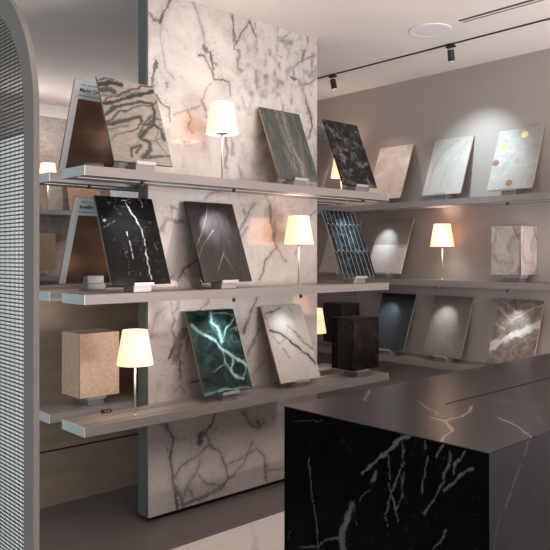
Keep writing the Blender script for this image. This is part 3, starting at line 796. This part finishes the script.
# ================================================================ STONE BLOCKS
def block(x0, x1, y0, y1, z, mat, label, h=0.352, lift=0.052, fn=None, shade=None):
    e = empty('stone_block', label, 'stone block', ((x0+x1)/2, (y0+y1)/2, z+lift), 'box-shaped stone samples')
    w, d = x1-x0, y1-y0
    me = panel_mesh('front_slab', w, h, 0.012, fn, 0.006); me.materials.append(mat)
    o = bpy.data.objects.new('front_slab', me); COL.objects.link(o); o.parent = e; o.location = (0, -d/2, 0)
    me = panel_mesh('side_slab', d-0.012, h, 0.012, fn, 0.006); me.materials.append(mat)
    o = bpy.data.objects.new('side_slab', me); COL.objects.link(o); o.parent = e
    o.rotation_euler = (0, 0, R(-90)); o.location = (-w/2, 0.006, 0)
    bm = bmesh.new(); box(bm, -w/2+0.012, w/2, -d/2+0.012, d/2, 0, h)
    link('core', bm, mat, e)
    s = empty('display_stand', 'low grey foot under the ' + label.split(' with')[0].split(' on ')[0].split(' at ')[0].split(' beyond')[0], 'stand', ((x0+x1)/2, (y0+y1)/2, z), 'feet under stone blocks')
    bm = bmesh.new(); box(bm, -w*0.20, w*0.20, -d*0.30, d*0.28, 0, lift*0.55)
    link('base', bm, M['stand'], s, bevel=0.002)
    bm = bmesh.new(); box(bm, -w*0.24, w*0.24, -d*0.34, d*0.30, lift*0.55, lift)
    link('support_plate', bm, M['chrome'], s)
    return e
m = stone('peach_travertine', (0.66, 0.44, 0.31), (0.52, 0.35, 0.25), 28, (0.6, 0.45, 0.33), 0.45, c3=(0.72, 0.54, 0.41), s3=60, t3=0.55)
block(1.805, 2.045, 3.53, 3.748, zt[0], m, 'peach speckled stone block on the lowest rear plank behind the lamp')
m = stone('dark_emperador', (0.003, 0.002, 0.0017), (0.008, 0.0055, 0.0045), 7, (0.16, 0.11, 0.08), 0.08, spec=0.3, c3=(0.03, 0.02, 0.016), s3=12, t3=0.6)
def dk(u, v):
    w = np.abs(fbm(u*8+2, v*8, 14, 4)-0.5); zone = np.clip((fbm(u*5, v*5, 3)-0.5)*5, 0, 1)
    return np.clip(1-w/0.012, 0, 1)*zone*0.4
block(3.604, 3.868, 3.130, 3.335, zt[0], m, 'glossy dark brown stone block at the right end of the lowest front plank', fn=dk)
m = stone('dark_green_brown_stone', (0.012, 0.011, 0.009), (0.020, 0.018, 0.015), 7, (0.1, 0.1, 0.08), 0.3)
block(4.66, 4.884, 4.18, 4.415, zt[0], m, 'matt dark stone block on the lowest wall shelf beyond the glossy one')
m = stone('blotchy_grey_marble', (0.52, 0.455, 0.42), (0.40, 0.34, 0.31), 7, (0.2, 0.16, 0.14), 0.28, c3=(0.19, 0.155, 0.14), s3=7, t3=0.55, stretch=(1, 1, 0.8), rot=0.7, distort=2.5)
block(4.650, 4.886, 2.48, 2.714, zt[1], m, 'grey-white blotchy marble block at right on the middle wall shelf')
m = stone('tan_stone', (0.36, 0.24, 0.17), (0.30, 0.20, 0.14), 20, (0.2, 0.2, 0.2), 0.4)
block(2.74, 2.985, 6.33, 6.54, zt[1], m, 'tan stone block on the far back wall shelf beside the arched screen')

# ================================================================ LAMPS
def lamp(x, y, z, label, power=2.2):
    e = empty('table_lamp', label, 'lamp', (x, y, z), 'slender table lamps on the shelves')
    bm = bmesh.new(); lathe(bm, [(0.011, 0), (0.011, 0.004), (0.007, 0.007)], n=28, close=True); link('foot', bm, M['chrome'], e)
    bm = bmesh.new(); lathe(bm, [(0.0058, 0.006), (0.0058, 0.262)], n=16, close=True); link('pole', bm, M['chrome'], e, smooth=True)
    bm = bmesh.new()
    lathe(bm, [(0.095, 0.264), (0.065, 0.444), (0.063, 0.444), (0.093, 0.2645), (0.095, 0.264)], n=56)
    s = link('lamp_shade', bm, M['shade'], e, smooth=True)
    bm = bmesh.new(); lathe(bm, [(0.0925, 0.269), (0.0925, 0.271), (0.04, 0.272), (0.04, 0.268), (0.0925, 0.269)], n=48)
    d = link('lower_diffuser', bm, M['glow_face'], s)
    bm = bmesh.new(); lathe(bm, [(0.038, 0.2650), (0.038, 0.271)], n=32, close=True); link('lamp_holder', bm, M['stand'], s)
    l = bpy.data.lights.new('lamp_glow', 'SPOT'); l.energy = power; l.color = (1, 0.80, 0.62); l.spot_size = R(135); l.spot_blend = 1.0; l.shadow_soft_size = 0.04
    o = bpy.data.objects.new('lamp_glow', l); COL.objects.link(o); o.parent = e; o.location = (0, -0.02, 0.258)
    l = bpy.data.lights.new('lamp_glow', 'SPOT'); l.energy = power*0.8; l.color = (1, 0.87, 0.76); l.spot_size = R(130); l.spot_blend = 1.0; l.shadow_soft_size = 0.05
    o = bpy.data.objects.new('lamp_glow', l); COL.objects.link(o); o.parent = e; o.location = (0, 0, 0.43); o.rotation_euler = (R(180), 0, 0)
    l = bpy.data.lights.new('lamp_bulb', 'POINT'); l.energy = power*0.35; l.color = (1, 0.78, 0.60); l.shadow_soft_size = 0.03
    o = bpy.data.objects.new('lamp_bulb', l); COL.objects.link(o); o.parent = e; o.location = (0, 0, 0.35)
    return e
lamp(1.942, 3.19, zt[0], 'lit lamp with cream shade on the lowest shelf, before the peach stone block')
lamp(2.520, 3.19, zt[2], 'lit lamp with cream shade on the top shelf, against the white marble')
lamp(3.140, 3.19, zt[1], 'lit lamp with cream shade on the middle shelf, before the marble')
lamp(4.760, 3.21, zt[1], 'lit lamp with cream shade on the middle wall shelf')
lamp(4.720, 4.25, zt[2], 'lit lamp on the top wall shelf, its shade peeping past the near-black sample')
lamp(3.712, 3.617, zt[0], 'lit lamp on the lowest rear plank, half hidden by the right edge of the marble')
lamp(2.940, 6.40, zt[2], 'lit lamp on the far back wall shelf next to the arched screen')
lamp(4.760, 1.95, zt[0], 'lit lamp on the lowest wall shelf, seen only mirrored in the marble')

# small things on the planks
def plug(x, y, z, label):
    e = empty('power_connector', label, 'connector', (x, y, z), 'black connectors between the planks')
    bm = bmesh.new(); box(bm, -0.028, 0.028, -0.011, 0.011, 0, 0.018); b = link('body', bm, M['black'], e, bevel=0.003)
    bm = bmesh.new()
    for s in (-0.016, 0.004): box(bm, s, s+0.012, -0.012, -0.0105, 0.005, 0.013)
    link('sockets', bm, M['stand'], b)
plug(1.86, 3.342, zt[0], 'small black connector on the lowest shelf behind the lamp pole')
plug(3.42, 3.342, zt[0], 'small black connector on the lowest shelf right of the white marble sample')

# ================================================================ COUNTER
CX, CY0, CY1, CX1, CH = 1.93, 1.133, 2.043, 4.35, 0.90
ct = empty('marble_counter', 'large black marble counter with white veins and a top coloured lighter for its reflections in the right foreground', 'counter', (CX, CY0, 0))
def cfn(key, fu=lambda u: u):
    def f(u, v):
        m = vein_mask(fu(u), v, VEINS[key], 7, 0.008, 40, 2.2, 0.2, 1.2, 0.6, 0.8)
        s = np.clip((fbm(u*60, v*60, 12, 4)-0.72)*5, 0, 1)*0.12
        return np.maximum(m, s)
    return f
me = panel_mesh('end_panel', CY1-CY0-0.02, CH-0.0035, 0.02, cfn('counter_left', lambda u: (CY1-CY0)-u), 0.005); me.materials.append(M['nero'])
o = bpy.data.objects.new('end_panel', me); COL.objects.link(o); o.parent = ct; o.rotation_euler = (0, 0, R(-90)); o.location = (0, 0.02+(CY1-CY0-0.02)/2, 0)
me = panel_mesh('front_panel', CX1-CX, CH-0.0035, 0.02, cfn('counter_right'), 0.006); me.materials.append(M['nero_side_lit']); me.materials.append(M['nero']); me.polygons[len(me.polygons)-1].material_index = 1
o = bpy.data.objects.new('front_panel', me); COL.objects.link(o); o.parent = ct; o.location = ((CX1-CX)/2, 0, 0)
boxobj('carcass', (CX+0.02, CX1, CY0+0.02, CY1-0.02, 0, CH-0.04), M['black'], ct)
me = panel_mesh('back_panel', CX1-CX, CH-0.0035, 0.019, None, 0.05); me.materials.append(M['nero'])
o = bpy.data.objects.new('back_panel', me); COL.objects.link(o); o.parent = ct; o.rotation_euler = (0, 0, R(180)); o.location = ((CX1-CX)/2, CY1-CY0, 0)
# top in two leaves with an inlaid slot between them
SLY = 1.625-CY0
def topleaf(name, x0, x1, y0, y1):
    def tf(u, v):
        m = vein_mask(u+x0, v+y0, VEINS['counter_top'], 5, 0.012, 20, 2.5, 0.3, 0.9, 0.85, 0.9)
        web = np.clip(1-np.abs(fbm((u+x0)*3+2, (v+y0)*4, 14, 5)-0.5)/0.006, 0, 1)*np.clip((fbm((u+x0)*4, (v+y0)*4, 3)-0.45)*5, 0, 1)
        return np.maximum(m, web*0.35)
    me = panel_mesh(name, x1-x0, y1-y0, 0.003, tf, 0.006)
    me.materials.append(M['nero_top_lit'])
    o = bpy.data.objects.new(name, me); COL.objects.link(o); o.parent = ct
    o.rotation_euler = (R(-90), 0, 0); o.location = ((x0+x1)/2, y0, CH)
W_ = CX1-CX
topleaf('worktop', 0, W_, 0, SLY-0.005)
topleaf('worktop', 0, W_, SLY+0.005, CY1-CY0)
topleaf('worktop', 0, 0.50, SLY-0.005, SLY+0.005)
bm = bmesh.new(); box(bm, 0.50, W_, SLY-0.005, SLY+0.005, CH-0.02, CH-0.006); link('slot', bm, M['black'], ct)

# ================================================================ ARCHED SCREEN
AX = 0.735; AY0, AY1 = 1.680, 2.480; AZ = 1.86; AR = (AY1-AY0)/2; FWD = 0.058; FD = 0.015
scr = empty('arched_screen', 'tall arched screen with taupe frame and dark wire mesh in the left foreground', 'screen', (AX, AY0, 0))
def arch_pts(inset, n=48):
    r = AR-inset; cy = AR
    p = [(inset, 0.0)]
    p += [(cy - r*math.cos(math.pi*k/n), AZ + r*math.sin(math.pi*k/n)) for k in range(n+1)]
    return p + [(AY1-AY0-inset, 0.0)]
bm = bmesh.new()
po = arch_pts(0); pi_ = arch_pts(FWD)
lay = [[bm.verts.new((x, y, z)) for y, z in P] for x, P in ((0, po), (0, pi_), (FD, pi_), (FD, po))]
for a, b in ((0, 1), (1, 2), (2, 3), (3, 0)):
    for k in range(len(po)-1): bm.faces.new((lay[a][k], lay[a][k+1], lay[b][k+1], lay[b][k]))
for k in (0, -1): bm.faces.new([l[k] for l in lay])
link('frame', bm, M['screen'], scr)
def mesh_bars(name, xoff, pitch_z, pitch_y, tz, ty, oz=0.0):
    bm = bmesh.new(); r = AR-FWD
    z = 0.01+oz
    while z < AZ + r - 0.01:
        hw = r if z < AZ else math.sqrt(max(0, r*r-(z-AZ)**2))
        box(bm, xoff, xoff+0.002, AR-hw, AR+hw, z, z+tz); z += pitch_z
    y = AR-r+0.004+oz/2
    while y < AR+r:
        top = AZ + math.sqrt(max(0, r*r-(y-AR)**2))
        box(bm, xoff+0.0006, xoff+0.0026, y, y+ty, 0, top); y += pitch_y
    return link(name, bm, M['mesh'], scr)
mesh_bars('wire_mesh', 0.011, 0.0105, 0.0085, 0.0034, 0.0014)
# added glowing panel, stands in for the unexplained brightness behind the mesh
bx = empty('added_glow_panel', 'added glowing white panel standing in for the brightness behind the mesh of the arched screen', 'glow stand-in', (AX+0.05, AY0+0.10, 0))
boxobj('glow_face', (AX+0.050, AX+0.054, AY0+0.14, AY1-0.02, 0.02, 1.83), M['added_glow'], bx)
boxobj('panel_back', (AX+0.054, AX+0.072, AY0+0.14, AY1-0.02, 0.0, 1.84), M['screen'], bx)

# ================================================================ CEILING FIXTURES
TX = 4.27
tr = boxobj('lighting_track', (TX-0.006, TX+0.006, 0.6, 6.4, CEIL-0.008, CEIL), M['black'])
tag(tr, 'thin black lighting track running along the ceiling above the wall shelves', 'track')
def track_spot(x, y, target, power, label, ang=48, col=COOL, blend=0.5):
    e = empty('track_spotlight', label, 'spotlight', (x, y, CEIL-0.012), 'black spotlights on the ceiling track')
    bm = bmesh.new(); box(bm, -0.018, 0.018, -0.03, 0.03, -0.016, 0); link('adapter', bm, M['black'], e)
    d = (Vector(target)-Vector((x, y, CEIL-0.05))).normalized()
    hd = (d + Vector((0, 0, -1.6))).normalized()
    q = hd.to_track_quat('-Z', 'Y').to_matrix().to_4x4()
    bm = bmesh.new(); lathe(bm, [(0.022, 0.0), (0.024, -0.004), (0.024, -0.078), (0.021, -0.080), (0.021, -0.066)], n=28, close=True)
    bmesh.ops.transform(bm, matrix=Matrix.Translation((0, 0, -0.030)) @ q, verts=bm.verts)
    h = link('head', bm, M['black'], e)
    bm = bmesh.new(); lathe(bm, [(0.018, -0.0795), (0.018, -0.0815)], n=20, close=True)
    bmesh.ops.transform(bm, matrix=Matrix.Translation((0, 0, -0.030)) @ q, verts=bm.verts)
    link('lens', bm, M['lens_dim'], h)
    spot('track_beam', Vector((x, y, CEIL-0.042)) + hd*0.092, target, power, ang, blend, col, None, 0.012)
track_spot(TX, 2.81, (4.89, 2.95, 2.08), 50, 'black spotlight on the track above the pale wall samples', 70, (0.74, 0.94, 1.0), 1.0)
track_spot(TX, 3.94, (4.80, 3.75, 2.0), 12, 'black spotlight on the track next to the marble partition', 66, WARM, 0.8)

def downlight(x, y, label, power, target, ang=60, col=WARM, blend=0.7):
    e = empty('recessed_downlight', label, 'downlight', (x, y, CEIL-0.006), 'small recessed ceiling downlights')
    bm = bmesh.new(); lathe(bm, [(0.045, 0.006), (0.045, 0.0), (0.032, 0.0), (0.032, 0.006), (0.045, 0.006)], n=32); link('trim_ring', bm, M['white'], e)
    bm = bmesh.new(); lathe(bm, [(0.018, 0.0), (0.018, 0.004)], n=24, close=True); link('lens', bm, M['lens'], e)
    spot('downlight_beam', (x, y, CEIL-0.02), target, power, ang, blend, col, None, 0.02)
downlight(2.78, 2.18, 'bright recessed downlight in front of the marble, mirrored in the jet black sample', 26, (2.46, 3.375, 2.42), 52, (1, 0.95, 0.92))
downlight(3.30, 1.20, 'unseen recessed downlight added above the counter as fill', 24, (3.1, 3.3, 1.6), 70)  # added fill, placed clear of the marble's reflections
downlight(1.90, 2.18, 'recessed downlight above the left end of the shelves', 22, (1.9, 3.3, 1.5), 75)

e = empty('ceiling_speaker', 'round white flush speaker in the ceiling', 'speaker', (3.91, 2.73, CEIL-0.006))
bm = bmesh.new(); lathe(bm, [(0.138, 0.006), (0.138, 0.0), (0.122, -0.001), (0.122, 0.006), (0.138, 0.006)], n=56); link('rim', bm, M['white'], e)
bm = bmesh.new(); lathe(bm, [(0.121, 0.001), (0.121, 0.005)], n=56, close=True); link('grille', bm, plain('white_grille', (0.72, 0.70, 0.74), 0.7, var=0.08, scale=90), e)

e = empty('air_vent', 'narrow double black slot air vent in the ceiling', 'vent', (3.915, 1.9, CEIL))
for dx in (-0.032, 0.008):
    bm = bmesh.new(); box(bm, dx, dx+0.022, -0.95, 0.60, -0.0015, 0.002); link('slot', bm, M['black'], e)
bm = bmesh.new(); box(bm, -0.010, 0.008, -0.95, 0.60, -0.004, 0.0); link('divider', bm, M['ceiling'], e)
